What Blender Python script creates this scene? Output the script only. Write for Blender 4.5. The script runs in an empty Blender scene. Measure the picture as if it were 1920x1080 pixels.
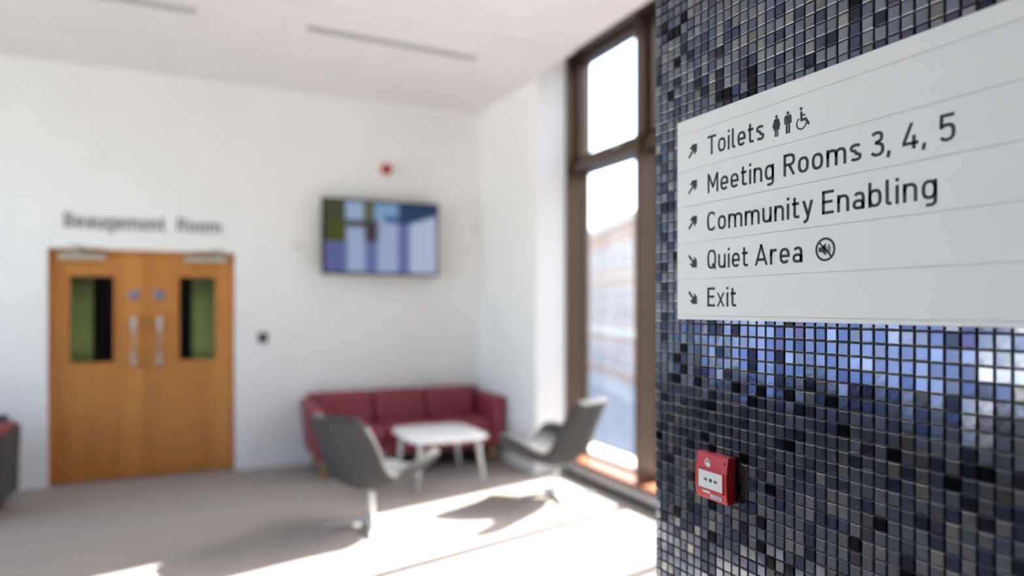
import bpy, bmesh, math, random
from mathutils import Vector, Matrix

random.seed(7)
SC = bpy.context.scene
COL = SC.collection
R = math.radians

# ------------------------------------------------------------------ camera
F_PX, YAW, HOR, CZ = 1300.0, R(24.96), 574.0, 1.55
cam_d = bpy.data.cameras.new('camera')
cam = bpy.data.objects.new('camera', cam_d)
COL.objects.link(cam)
cam.location = (0, 0, CZ)
cam.rotation_euler = (R(90), 0, -YAW)
cam_d.sensor_width = 36.0
cam_d.lens = 36.0 * F_PX / 1920.0
cam_d.shift_y = (HOR - 540.0) / 1920.0
cam_d.clip_start = 0.05
cam_d.clip_end = 600
cam_d.dof.use_dof = True
cam_d.dof.focus_distance = 1.26
cam_d.dof.aperture_fstop = 1.15
SC.camera = cam

# ------------------------------------------------------------------ light
SUN_EL, SUN_DIR = R(39.5), Vector((-1.0, -0.258, 0)).normalized()
world = bpy.data.worlds.new('sky')
SC.world = world
world.use_nodes = True
wn = world.node_tree.nodes
sky = wn.new('ShaderNodeTexSky')
sky.sky_type = 'NISHITA'
sky.sun_disc = False
sky.sun_elevation = SUN_EL
sky.sun_rotation = math.atan2(-SUN_DIR.x, -SUN_DIR.y)
sky.air_density = 1.0
sky.dust_density = 2.5
sky.ozone_density = 1.0
bg = wn['Background']
world.node_tree.links.new(sky.outputs[0], bg.inputs['Color'])
bg.inputs['Strength'].default_value = 1.0

sun_d = bpy.data.lights.new('sun', 'SUN')
sun_d.energy = 34.0
sun_d.angle = R(0.53)
sun_d.color = (1.0, 0.965, 0.92)
sun = bpy.data.objects.new('sun', sun_d)
COL.objects.link(sun)
ray = Vector((SUN_DIR.x * math.cos(SUN_EL), SUN_DIR.y * math.cos(SUN_EL), -math.sin(SUN_EL)))
sun.rotation_euler = ray.to_track_quat('-Z', 'Y').to_euler()
sun.location = (9, 7, 7)

vs = SC.view_settings
vs.view_transform = 'Standard'
vs.look = 'None'
vs.gamma = 1.0
vs.use_curve_mapping = False
vs.exposure = 0.04
SC.cycles.max_bounces = 14
SC.cycles.diffuse_bounces = 8
SC.cycles.glossy_bounces = 5
SC.cycles.transparent_max_bounces = 16

# ------------------------------------------------------------------ materials
def new_mat(name):
    m = bpy.data.materials.new(name)
    m.use_nodes = True
    return m, m.node_tree.nodes, m.node_tree.links, m.node_tree.nodes['Principled BSDF']

def mat(name, col, rough=0.5, metal=0.0, noise=0.0, scale=30.0, bump=0.0, stretch=None, spec=0.5, detail=4.0):
    m, n, l, p = new_mat(name)
    p.inputs['Base Color'].default_value = (*col, 1)
    p.inputs['Roughness'].default_value = rough
    p.inputs['Metallic'].default_value = metal
    p.inputs['Specular IOR Level'].default_value = spec
    if noise or bump:
        tc = n.new('ShaderNodeTexCoord')
        mp = n.new('ShaderNodeMapping')
        if stretch:
            mp.inputs['Scale'].default_value = stretch
        l.new(tc.outputs['Object'], mp.inputs['Vector'])
        t = n.new('ShaderNodeTexNoise')
        t.inputs['Scale'].default_value = scale
        t.inputs['Detail'].default_value = detail
        l.new(mp.outputs[0], t.inputs['Vector'])
        if noise:
            r = n.new('ShaderNodeValToRGB')
            r.color_ramp.elements[0].position = 0.3
            r.color_ramp.elements[1].position = 0.7
            r.color_ramp.elements[0].color = (*[max(0, c * (1 - noise)) for c in col], 1)
            r.color_ramp.elements[1].color = (*[min(1, c * (1 + noise)) for c in col], 1)
            l.new(t.outputs['Fac'], r.inputs['Fac'])
            l.new(r.outputs[0], p.inputs['Base Color'])
        if bump:
            b = n.new('ShaderNodeBump')
            b.inputs['Strength'].default_value = bump
            b.inputs['Distance'].default_value = 0.003
            l.new(t.outputs['Fac'], b.inputs['Height'])
            l.new(b.outputs[0], p.inputs['Normal'])
    return m

def glass_mat(name, tint=(1, 1, 1), haze=0.0):
    m = bpy.data.materials.new(name)
    m.use_nodes = True
    n, l = m.node_tree.nodes, m.node_tree.links
    n.clear()
    out = n.new('ShaderNodeOutputMaterial')
    tr = n.new('ShaderNodeBsdfTransparent')
    tr.inputs[0].default_value = (*tint, 1)
    gl = n.new('ShaderNodeBsdfGlossy')
    gl.inputs['Roughness'].default_value = 0.02
    lw = n.new('ShaderNodeLayerWeight')
    lw.inputs['Blend'].default_value = 0.5
    pw = n.new('ShaderNodeMath')
    pw.operation = 'POWER'
    pw.inputs[1].default_value = 5.0
    l.new(lw.outputs['Facing'], pw.inputs[0])
    fr = n.new('ShaderNodeMath')
    fr.operation = 'MULTIPLY_ADD'
    fr.inputs[1].default_value = 0.96
    fr.inputs[2].default_value = 0.04
    l.new(pw.outputs[0], fr.inputs[0])
    mx = n.new('ShaderNodeMixShader')
    l.new(fr.outputs[0], mx.inputs[0])
    l.new(tr.outputs[0], mx.inputs[1])
    l.new(gl.outputs[0], mx.inputs[2])
    last = mx
    if haze:
        tl = n.new('ShaderNodeBsdfTranslucent')
        tl.inputs[0].default_value = (0.9, 0.9, 0.92, 1)
        tc = n.new('ShaderNodeTexCoord')
        nz = n.new('ShaderNodeTexNoise')
        nz.inputs['Scale'].default_value = 5.0
        nz.inputs['Detail'].default_value = 6.0
        l.new(tc.outputs['Object'], nz.inputs['Vector'])
        mr = n.new('ShaderNodeMapRange')
        mr.inputs['From Min'].default_value = 0.3
        mr.inputs['From Max'].default_value = 0.75
        mr.inputs['To Min'].default_value = haze * 0.6
        mr.inputs['To Max'].default_value = haze * 1.6
        l.new(nz.outputs['Fac'], mr.inputs['Value'])
        m2 = n.new('ShaderNodeMixShader')
        l.new(mr.outputs[0], m2.inputs[0])
        l.new(mx.outputs[0], m2.inputs[1])
        l.new(tl.outputs[0], m2.inputs[2])
        last = m2
    l.new(last.outputs[0], out.inputs['Surface'])
    return m

def wood_mat(name, a, b, rough=0.45):
    m, n, l, p = new_mat(name)
    tc = n.new('ShaderNodeTexCoord')
    mp = n.new('ShaderNodeMapping')
    mp.inputs['Scale'].default_value = (26, 26, 1.1)
    l.new(tc.outputs['Object'], mp.inputs['Vector'])
    t = n.new('ShaderNodeTexNoise')
    t.inputs['Scale'].default_value = 1.6
    t.inputs['Detail'].default_value = 6
    l.new(mp.outputs[0], t.inputs['Vector'])
    # broad veneer leaves across the width
    mp2 = n.new('ShaderNodeMapping')
    mp2.inputs['Scale'].default_value = (5.4, 0.0, 0.0)
    l.new(tc.outputs['Object'], mp2.inputs['Vector'])
    v = n.new('ShaderNodeTexNoise')
    v.inputs['Scale'].default_value = 1.0
    v.inputs['Detail'].default_value = 0
    l.new(mp2.outputs[0], v.inputs['Vector'])
    ad = n.new('ShaderNodeMath')
    ad.operation = 'ADD'
    l.new(t.outputs['Fac'], ad.inputs[0])
    l.new(v.outputs['Fac'], ad.inputs[1])
    r = n.new('ShaderNodeValToRGB')
    r.color_ramp.elements[0].position = 0.35
    r.color_ramp.elements[1].position = 0.68
    r.color_ramp.elements[0].color = (*a, 1)
    r.color_ramp.elements[1].color = (*b, 1)
    hv = n.new('ShaderNodeMath')
    hv.operation = 'MULTIPLY'
    hv.inputs[1].default_value = 0.5
    l.new(ad.outputs[0], hv.inputs[0])
    l.new(hv.outputs[0], r.inputs['Fac'])
    l.new(r.outputs[0], p.inputs['Base Color'])
    p.inputs['Roughness'].default_value = rough
    return m

M = {}
M['paint'] = mat('white_paint', (0.845, 0.852, 0.862), 0.85, noise=0.015, scale=3, bump=0.05)
M['slatepaint'] = mat('slate_paint', (0.30, 0.31, 0.33), 0.85, noise=0.02, scale=3)
M['ceiling'] = mat('ceiling_paint', (0.80, 0.785, 0.765), 0.9, noise=0.015, scale=3)
M['carpet'] = mat('carpet', (0.355, 0.318, 0.295), 0.95, noise=0.20, scale=55, bump=0.5, spec=0.1, detail=8)
M['bronze'] = mat('bronze_anodised', (0.110, 0.074, 0.052), 0.32, metal=0.6, noise=0.06, scale=12)
M['curb'] = mat('grey_upstand', (0.48, 0.48, 0.47), 0.6)
M['dado'] = mat('dark_dado', (0.050, 0.040, 0.055), 0.6, noise=0.1, scale=6)
M['sill'] = mat('brown_sill', (0.24, 0.092, 0.042), 0.45, noise=0.1, scale=20)
M['gasket'] = mat('black_gasket', (0.02, 0.02, 0.022), 0.6)
M['glass'] = glass_mat('window_glass', (0.97, 0.985, 0.985), 0.008)
M['clear'] = glass_mat('clear_glass', (0.92, 0.95, 0.93))
M['door'] = wood_mat('oak_veneer', (0.43, 0.165, 0.032), (0.58, 0.245, 0.060))
M['legwood'] = wood_mat('pale_oak', (0.50, 0.30, 0.07), (0.58, 0.36, 0.10))
M['steel'] = mat('satin_steel', (0.62, 0.58, 0.54), 0.4, metal=0.5)
M['closer'] = mat('silver_closer', (0.50, 0.48, 0.42), 0.45, metal=0.4)
M['sticker'] = mat('blue_sticker', (0.18, 0.20, 0.36), 0.5)
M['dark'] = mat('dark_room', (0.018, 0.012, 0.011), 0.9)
M['green'] = mat('green_fabric', (0.50, 0.60, 0.24), 0.9, noise=0.2, scale=3)
M['red'] = mat('red_upholstery', (0.24, 0.029, 0.045), 0.52, noise=0.10, scale=60, bump=0.15)
M['charcoal'] = mat('charcoal_upholstery', (0.050, 0.050, 0.052), 0.8, noise=0.1, scale=80)
M['grey'] = mat('grey_upholstery', (0.062, 0.062, 0.064), 0.85, noise=0.10, scale=140, bump=0.2, spec=0.2)
M['alu'] = mat('polished_aluminium', (0.70, 0.70, 0.70), 0.35, metal=0.45)
M['white'] = mat('white_laminate', (0.82, 0.82, 0.82), 0.4)
M['legwhite'] = mat('white_painted_leg', (0.66, 0.66, 0.66), 0.45)
M['black'] = mat('black_plastic', (0.012, 0.013, 0.014), 0.3)
M['alarm'] = mat('alarm_red', (0.38, 0.010, 0.016), 0.35)
M['cream'] = mat('cream_plastic', (0.80, 0.77, 0.66), 0.5)
M['slot'] = mat('grey_diffuser', (0.55, 0.555, 0.55), 0.6)
M['slotdark'] = mat('dark_diffuser', (0.40, 0.40, 0.40), 0.7)
M['print'] = mat('dark_print', (0.028, 0.027, 0.027), 0.6)
M['walltext'] = mat('grey_wall_letters', (0.20, 0.21, 0.225), 0.6)
M['sign'] = mat('sign_white', (0.90, 0.90, 0.90), 0.5, noise=0.01, scale=8)
M['grout'] = mat('dark_grout', (0.075, 0.073, 0.071), 0.75, noise=0.2, scale=90, bump=0.2)
M['cpred'] = mat('call_point_red', (0.58, 0.022, 0.030), 0.38)
M['cpwhite'] = mat('call_point_white', (0.78, 0.79, 0.80), 0.35)
M['label'] = mat('paper_label', (0.74, 0.68, 0.70), 0.6)
M['pinkink'] = mat('violet_ink', (0.32, 0.26, 0.45), 0.6)
M['brick'] = mat('buff_brick', (0.44, 0.27, 0.185), 0.9, noise=0.15, scale=2.5)
M['redbrick'] = mat('brown_brick', (0.36, 0.18, 0.12), 0.9, noise=0.15, scale=2.5)
M['stone'] = mat('pale_stone', (0.60, 0.54, 0.45), 0.85, noise=0.08, scale=2)
M['slate'] = mat('roof_slate', (0.12, 0.12, 0.13), 0.8, noise=0.1, scale=3)
M['pane'] = mat('far_window_pane', (0.10, 0.12, 0.15), 0.12)
M['sash'] = mat('far_window_frame', (0.66, 0.63, 0.58), 0.7)
M['cladding'] = mat('grey_cladding', (0.20, 0.205, 0.215), 0.7, noise=0.08, scale=1.5)
M['asphalt'] = mat('asphalt', (0.22, 0.225, 0.24), 0.9, noise=0.12, scale=1.2)
M['kerb'] = mat('paving', (0.42, 0.40, 0.37), 0.9, noise=0.08, scale=1.5)
M['ledge'] = mat('white_ledge', (0.36, 0.355, 0.345), 0.8)

TONES = [  # glass mosaic tones: mirror colour of the glazed face, weight
    ((0.165, 0.185, 0.230), 24), ((0.205, 0.222, 0.262), 20), ((0.115, 0.138, 0.195), 18),
    ((0.255, 0.268, 0.300), 9), ((0.066, 0.080, 0.130), 10), ((0.040, 0.044, 0.064), 6),
    ((0.014, 0.014, 0.019), 5), ((0.095, 0.085, 0.125), 4), ((0.300, 0.302, 0.300), 2), ((0.170, 0.175, 0.185), 5)]
TM = []
for i, (c, w) in enumerate(TONES):
    m, n, l, p = new_mat('mosaic_glass_%d' % i)
    p.inputs['Base Color'].default_value = (*c, 1)
    p.inputs['Roughness'].default_value = 0.13
    p.inputs['Metallic'].default_value = 0.92
    p.inputs['IOR'].default_value = 1.6
    p.inputs['Specular IOR Level'].default_value = 0.62
    tc = n.new('ShaderNodeTexCoord')
    t = n.new('ShaderNodeTexNoise')
    t.inputs['Scale'].default_value = 60
    l.new(tc.outputs['Object'], t.inputs['Vector'])
    b = n.new('ShaderNodeBump')
    b.inputs['Strength'].default_value = 0.10
    b.inputs['Distance'].default_value = 0.002
    l.new(t.outputs['Fac'], b.inputs['Height'])
    l.new(b.outputs[0], p.inputs['Normal'])
    TM.append(m)

# ------------------------------------------------------------------ helpers
def link(o, parent=None, loc=None, rz=0.0):
    COL.objects.link(o)
    if parent:
        o.parent = parent
    if loc is not None:
        o.location = loc
    if rz:
        o.rotation_euler = (0, 0, rz)
    return o

def tag(o, label=None, cat=None, group=None, kind=None):
    if label: o['label'] = label
    if cat: o['category'] = cat
    if group: o['group'] = group
    if kind: o['kind'] = kind
    return o

def empty(name, loc=(0, 0, 0), rz=0.0, **k):
    o = bpy.data.objects.new(name, None)
    o.empty_display_size = 0.05
    link(o, None, loc, rz)
    return tag(o, **k)

def finish(name, bm, m, parent=None, loc=None, rz=0.0, smooth=False):
    me = bpy.data.meshes.new(name)
    bmesh.ops.recalc_face_normals(bm, faces=bm.faces)
    bm.to_mesh(me)
    bm.free()
    for mm in (m if isinstance(m, (list, tuple)) else [m]):
        me.materials.append(mm)
    if smooth:
        for p in me.polygons:
            p.use_smooth = True
    return link(bpy.data.objects.new(name, me), parent, loc, rz)

def bm_box(bm, a, b, bevel=0.0, seg=2):
    t = bmesh.new()
    bmesh.ops.create_cube(t, size=1.0)
    for v in t.verts:
        v.co = Vector([(a[i] + b[i]) / 2 + v.co[i] * (b[i] - a[i]) for i in range(3)])
    if bevel:
        bmesh.ops.bevel(t, geom=t.edges[:], offset=bevel, segments=seg, affect='EDGES', profile=0.5)
    me = bpy.data.meshes.new('t')
    t.to_mesh(me)
    t.free()
    bm.from_mesh(me)
    bpy.data.meshes.remove(me)

def box(name, a, b, m, parent=None, bevel=0.0, seg=2, smooth=False, loc=None, rz=0.0):
    bm = bmesh.new()
    bm_box(bm, a, b, bevel, seg)
    return finish(name, bm, m, parent, loc, rz, smooth)

def tube(name, pts, rad, m, parent=None, n=12, loc=None):
    """tube through pts with a radius per point"""
    bm = bmesh.new()
    if not isinstance(rad, (list, tuple)):
        rad = [rad] * len(pts)
    P = [Vector(p) for p in pts]
    rings = []
    for i, p in enumerate(P):
        d = (P[min(i + 1, len(P) - 1)] - P[max(i - 1, 0)]).normalized()
        q = d.to_track_quat('Z', 'Y')
        rings.append([bm.verts.new(p + q @ Vector((rad[i] * math.cos(2 * math.pi * k / n), rad[i] * math.sin(2 * math.pi * k / n), 0))) for k in range(n)])
    for a, b in zip(rings, rings[1:]):
        for k in range(n):
            bm.faces.new((a[k], a[(k + 1) % n], b[(k + 1) % n], b[k]))
    bm.faces.new(rings[0][::-1])
    bm.faces.new(rings[-1])
    o = finish(name, bm, m, parent, loc)
    for p in o.data.polygons:
        p.use_smooth = len(p.vertices) == 4
    return o

def lathe(name, prof, m, parent=None, n=32, loc=None, rx=0.0):
    bm = bmesh.new()
    rings = [[bm.verts.new((r * math.cos(2 * math.pi * k / n), r * math.sin(2 * math.pi * k / n), z)) for k in range(n)] for r, z in prof]
    for a, b in zip(rings, rings[1:]):
        for k in range(n):
            bm.faces.new((a[k], a[(k + 1) % n], b[(k + 1) % n], b[k]))
    bm.faces.new(rings[0][::-1])
    bm.faces.new(rings[-1])
    if rx:
        bmesh.ops.rotate(bm, verts=bm.verts, cent=(0, 0, 0), matrix=Matrix.Rotation(rx, 3, 'X'))
    o = finish(name, bm, m, parent, loc)
    for p in o.data.polygons:
        p.use_smooth = len(p.vertices) == 4
    return o

def plate(bm, outer, holes_rect, y0, y1):
    """rectangular plate in x,z with one rectangular hole; thickness y0..y1"""
    (x0, z0, x1, z1), (a0, b0, a1, b1) = outer, holes_rect
    def ring(y, q):
        return [bm.verts.new((x, y, z)) for x, z in ((q[0], q[1]), (q[2], q[1]), (q[2], q[3]), (q[0], q[3]))]
    f, fh, b, bh = ring(y0, (x0, z0, x1, z1)), ring(y0, (a0, b0, a1, b1)), ring(y1, (x0, z0, x1, z1)), ring(y1, (a0, b0, a1, b1))
    for i in range(4):
        j = (i + 1) % 4
        bm.faces.new((f[i], f[j], fh[j], fh[i]))
        bm.faces.new((b[j], b[i], bh[i], bh[j]))
        bm.faces.new((f[j], f[i], b[i], b[j]))
        bm.faces.new((fh[i], fh[j], bh[j], bh[i]))

def copy_tree(o, parent=None):
    c = o.copy()
    COL.objects.link(c)
    if parent:
        c.parent = parent
    for ch in list(o.children):
        copy_tree(ch, c)
    return c

# ------------------------------------------------------------------ the room
XW, YB, CEIL = 2.885, 7.04, 3.65          # white right wall, back wall, ceiling
XL, YF = -3.7, -3.0                       # left wall, wall behind the camera
XG, XI = 3.41, 3.195                      # glass line, inner face of window frame
YJ = 5.675                                # end of the window next to the white wall

floor = box('floor', (XL - 0.2, YF - 0.2, -0.15), (XG + 0.02, YB + 0.35, 0.0), M['carpet'])
tag(floor, kind='structure')
ceil_o = box('ceiling', (XL, 4.97, CEIL), (XW, YB + 0.3, CEIL + 0.3), M['ceiling'])
tag(ceil_o, kind='structure')
box('ceiling_board', (XL, YF, CEIL + 0.012), (XW, 4.97, CEIL + 0.3), M['ceiling'], ceil_o)
box('recess_soffit', (XW, YF, CEIL + 0.32), (XG + 0.1, YJ + 0.2, CEIL + 0.4), M['ceiling'], ceil_o)
box('recess_upstand', (XW - 0.03, YF, CEIL + 0.29), (XW, YJ + 0.2, CEIL + 0.4), M['ceiling'], ceil_o)

# back wall with the door opening
DX0, DX1, DH = -1.10, 0.39, 2.05
bm = bmesh.new()
bm_box(bm, (XL - 0.2, YB, 0), (DX0, YB + 0.16, CEIL + 0.1))
bm_box(bm, (DX1, YB, 0), (XG + 0.2, YB + 0.16, CEIL + 0.1))
bm_box(bm, (DX0, YB, DH), (DX1, YB + 0.16, CEIL + 0.1))
tag(finish('wall_back', bm, M['paint']), kind='structure')
# right wall: white pier from the back corner to the window reveal
wr = box('wall_right', (XW, YJ, 0), (XG + 0.03, YB, CEIL + 0.42), M['paint'])
tag(wr, kind='structure')
box('side_pier', (XI - 0.03, YF, 0), (XG + 0.2, 1.56, CEIL + 0.42), M['paint'], wr)
# wall behind the camera, left wall with its big windows
tag(box('wall_front', (XL - 0.2, YF - 0.2, 0), (XG + 0.2, YF, CEIL + 0.4), M['slatepaint']), kind='structure')
bm = bmesh.new()
LY0, LY1, LZ0, LZ1 = 1.70, 6.85, 0.72, 3.52
bm_box(bm, (XL - 0.25, YF, LZ1), (XL, YB, CEIL + 0.1))
bm_box(bm, (XL - 0.25, YF, LZ0), (XL, LY0, LZ1))
bm_box(bm, (XL - 0.25, LY1, LZ0), (XL, YB, LZ1))
wl = finish('wall_left', bm, M['paint'])
tag(wl, kind='structure')
box('dado_panel', (XL - 0.25, YF, 0), (XL + 0.012, YB, LZ0), M['dado'], wl)
w2 = empty('window_2', (XL - 0.12, 0, 0), kind='structure')
for y in (LY0, 3.42, 5.12, LY1 - 0.07):
    box('mullion', (-0.05, y, LZ0), (0.05, y + 0.07, LZ1), M['bronze'], w2, 0.004, 1)
box('head_rail', (-0.05, LY0, LZ1 - 0.07), (0.05, LY1, LZ1), M['bronze'], w2)
box('bottom_rail', (-0.05, LY0, LZ0), (0.05, LY1, LZ0 + 0.07), M['bronze'], w2)
ys = (LY0, 3.42, 5.12, LY1 - 0.07)
for a, b in zip(ys, ys[1:]):
    box('pane', (-0.004, a + 0.07, LZ0 + 0.07), (0.004, b, LZ1 - 0.07), M['clear'], w2)

# ------------------------------------------------------------------ tall window on the right
WT = CEIL + 0.30       # top of frame
GT = 3.865             # top of upper glass
TZ0, TZ1 = 2.80, 2.875 # transom
SZ = 0.15
win = empty('window_1', (0, 0, 0), kind='structure')
WY0 = 1.56
mull = [YJ, 4.545, 3.58, 2.58, 1.58]
box('jamb', (XI, YJ - 0.02, SZ), (XG + 0.03, YJ, WT), M['bronze'], win, 0.004, 1)
for y in mull[1:]:
    mu = box('mullion', (XI, y - 0.02, SZ), (XG + 0.02, y + 0.02, WT), M['bronze'], win, 0.004, 1)
box('head_rail', (XI, WY0, GT), (XG + 0.05, YJ, WT + 0.02), M['bronze'], win, 0.004, 1)
box('sill', (XI - 0.01, WY0, SZ - 0.045), (XG + 0.05, YJ, SZ), M['sill'], win, 0.006, 2)
for a, b in zip(mull, mull[1:]):
    y1, y0 = (a - 0.02 if a == YJ else a - 0.02), b + 0.02
    box('transom', (XI + 0.05, y0, TZ0), (XG + 0.04, y1, TZ1), M['bronze'], win, 0.004, 1)
    # lower fixed light
    bm = bmesh.new()
    w = 0.008
    for q in (((XG - 0.03, y0, SZ), (XG + 0.03, y0 + w, TZ0)), ((XG - 0.03, y1 - w, SZ), (XG + 0.03, y1, TZ0)),
              ((XG - 0.03, y0 + w, SZ), (XG + 0.03, y1 - w, SZ + 0.025)), ((XG - 0.03, y0 + w, TZ0 - w), (XG + 0.03, y1 - w, TZ0))):
        bm_box(bm, *q)
    bead = finish('glazing_bead', bm, M['bronze'], win)
    box('pane', (XG - 0.005, y0 + w, SZ + 0.02), (XG + 0.005, y1 - w, TZ0 - w), M['glass'], win)
    # upper opening light: a heavier sash with a handle
    bm = bmesh.new()
    w = 0.055
    for q in (((XG - 0.115, y0 + 0.004, TZ1), (XG + 0.02, y0 + w, GT)), ((XG - 0.115, y1 - w, TZ1), (XG + 0.02, y1 - 0.004, GT)),
              ((XG - 0.115, y0 + w, TZ1), (XG + 0.02, y1 - w, TZ1 + 0.07)), ((XG - 0.115, y0 + w, GT - 0.045), (XG + 0.02, y1 - w, GT))):
        bm_box(bm, *q, 0.004, 1)
    sash = finish('sash_frame', bm, M['bronze'], win)
    box('pane', (XG - 0.045, y0 + w, TZ1 + 0.07), (XG - 0.035, y1 - w, GT - 0.045), M['glass'], sash)
    bm = bmesh.new()
    yc = y0 + 0.42
    bm_box(bm, (XG - 0.135, yc - 0.03, TZ1 + 0.015), (XG - 0.115, yc + 0.03, TZ1 + 0.05), 0.004, 2)
    bm_box(bm, (XG - 0.165, yc - 0.12, TZ1 + 0.022), (XG - 0.135, yc + 0.02, TZ1 + 0.044), 0.006, 2)
    finish('handle', bm, M['steel'], sash)
# grey upstand at the foot of the glazing
tr = box('trim_1', (XI - 0.03, WY0, 0.035), (XG + 0.02, YJ, SZ - 0.045), M['curb'], None, 0.03, 4, True)
tag(tr, kind='structure')
box('shadow_gap', (XI, WY0, 0.0), (XG, YJ, 0.04), M['gasket'], tr)
tag(box('trim_2', (XG + 0.05, YF, -0.10), (XG + 0.50, YB, 0.085), M['ledge']), kind='structure')

# skirting on the back wall and the pier
tag(box('baseboard_back', (DX1 + 0.02, YB - 0.014, 0), (XW - 0.002, YB, 0.09), M['paint']), kind='structure')
tag(box('baseboard_right', (XW - 0.014, YJ, 0), (XW, YB - 0.014, 0.09), M['paint']), kind='structure')

# ------------------------------------------------------------------ double door
door = empty('door_1', (0, YB + 0.055, 0), kind='structure')
LEAF = 0.045
mid = -0.355
bm = bmesh.new()
bm_box(bm, (DX0, 0.0, 0), (DX0 + 0.012, 0.1, DH))
bm_box(bm, (DX1 - 0.012, 0.0, 0), (DX1, 0.1, DH))
bm_box(bm, (DX0 + 0.012, 0.0, DH - 0.012), (DX1 - 0.012, 0.1, DH))
finish('door_frame', bm, M['door'], door)
def leaf(x0, x1, vx0, vx1, side):
    bm = bmesh.new()
    plate(bm, (x0, 0.012, x1, DH - 0.016), (vx0, 1.05, vx1, 1.82), 0.0, LEAF)
    lf = finish('leaf', bm, M['door'], door)
    bm = bmesh.new()
    plate(bm, (vx0 - 0.022, 1.028, vx1 + 0.022, 1.842), (vx0 + 0.004, 1.054, vx1 - 0.004, 1.816), -0.008, 0.001)
    finish('vision_frame', bm, M['door'], lf)
    box('vision_pane', (vx0, 0.018, 1.05), (vx1, 0.026, 1.82), M['clear'], lf)
    hx = mid - 0.095 if side < 0 else mid + 0.11
    tube('pull_handle', [(hx, 0.0, 1.03), (hx, -0.045, 1.03), (hx, -0.055, 1.06), (hx, -0.055, 1.41), (hx, -0.045, 1.44), (hx, 0.0, 1.44)], 0.025, M['steel'], lf)
    lathe('sticker', [(0.046, 0), (0.046, 0.002), (0.001, 0.0022)], M['sticker'], lf, 24, (hx, 0.0, 1.653), R(90))
    cx0, cx1 = (-1.02, -0.67) if side < 0 else (-0.04, 0.33)
    cl = box('closer', (cx0, -0.062, 1.955), (cx1, 0.0, 2.008), M['closer'], lf, 0.008, 2)
    ax = cx0 + 0.13 if side < 0 else cx1 - 0.09
    bm = bmesh.new()
    bm_box(bm, (ax - 0.022, -0.05, 2.008), (ax + 0.022, -0.006, 2.05), 0.004, 1)
    bm_box(bm, (min(ax, ax - side * 0.22), -0.058, 2.05), (max(ax, ax - side * 0.22) , -0.036, 2.062), 0.003, 1)
    bm_box(bm, (ax - 0.05, -0.075, 2.062), (ax + 0.05, -0.02, 2.078), 0.003, 1)
    finish('closer_arm', bm, M['closer'], lf)
leaf(DX0 + 0.014, mid - 0.002, -0.945, -0.605, -1)
leaf(mid + 0.002, DX1 - 0.014, -0.088, 0.228, 1)
# the dim room beyond the doors
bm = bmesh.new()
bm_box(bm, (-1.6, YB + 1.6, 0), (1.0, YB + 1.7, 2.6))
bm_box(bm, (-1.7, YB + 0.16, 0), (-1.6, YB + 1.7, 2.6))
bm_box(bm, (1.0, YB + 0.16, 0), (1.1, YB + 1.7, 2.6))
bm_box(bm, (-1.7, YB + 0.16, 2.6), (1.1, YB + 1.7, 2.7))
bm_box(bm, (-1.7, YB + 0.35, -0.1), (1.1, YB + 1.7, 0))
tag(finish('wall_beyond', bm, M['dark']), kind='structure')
def curtain(x0, x1, label):
    bm = bmesh.new()
    n = 25
    f, b = [], []
    for i in range(n):
        x = x0 + (x1 - x0) * i / (n - 1)
        y = 0.018 * math.sin(i * 1.35)
        f.append([bm.verts.new((x, y, z)) for z in (0.02, 2.2)])
        b.append([bm.verts.new((x, y + 0.006, z)) for z in (0.02, 2.2)])
    for i in range(n - 1):
        bm.faces.new((f[i][0], f[i + 1][0], f[i + 1][1], f[i][1]))
        bm.faces.new((b[i + 1][0], b[i][0], b[i][1], b[i + 1][1]))
        bm.faces.new((f[i][1], f[i + 1][1], b[i + 1][1], b[i][1]))
        bm.faces.new((f[i + 1][0], f[i][0], b[i][0], b[i + 1][0]))
    for e in (0, n - 1):
        bm.faces.new((f[e][0], f[e][1], b[e][1], b[e][0]))
    o = finish('green_curtain', bm, M['green'], None, (0, YB + 0.24, 0), 0, True)
    tag(o, label, 'curtain', 'green curtains behind the door panes')
curtain(-1.02, -0.79, 'green curtain seen through the glass of the left door leaf')
curtain(0.025, 0.30, 'green curtain seen through the glass of the right door leaf')

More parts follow.
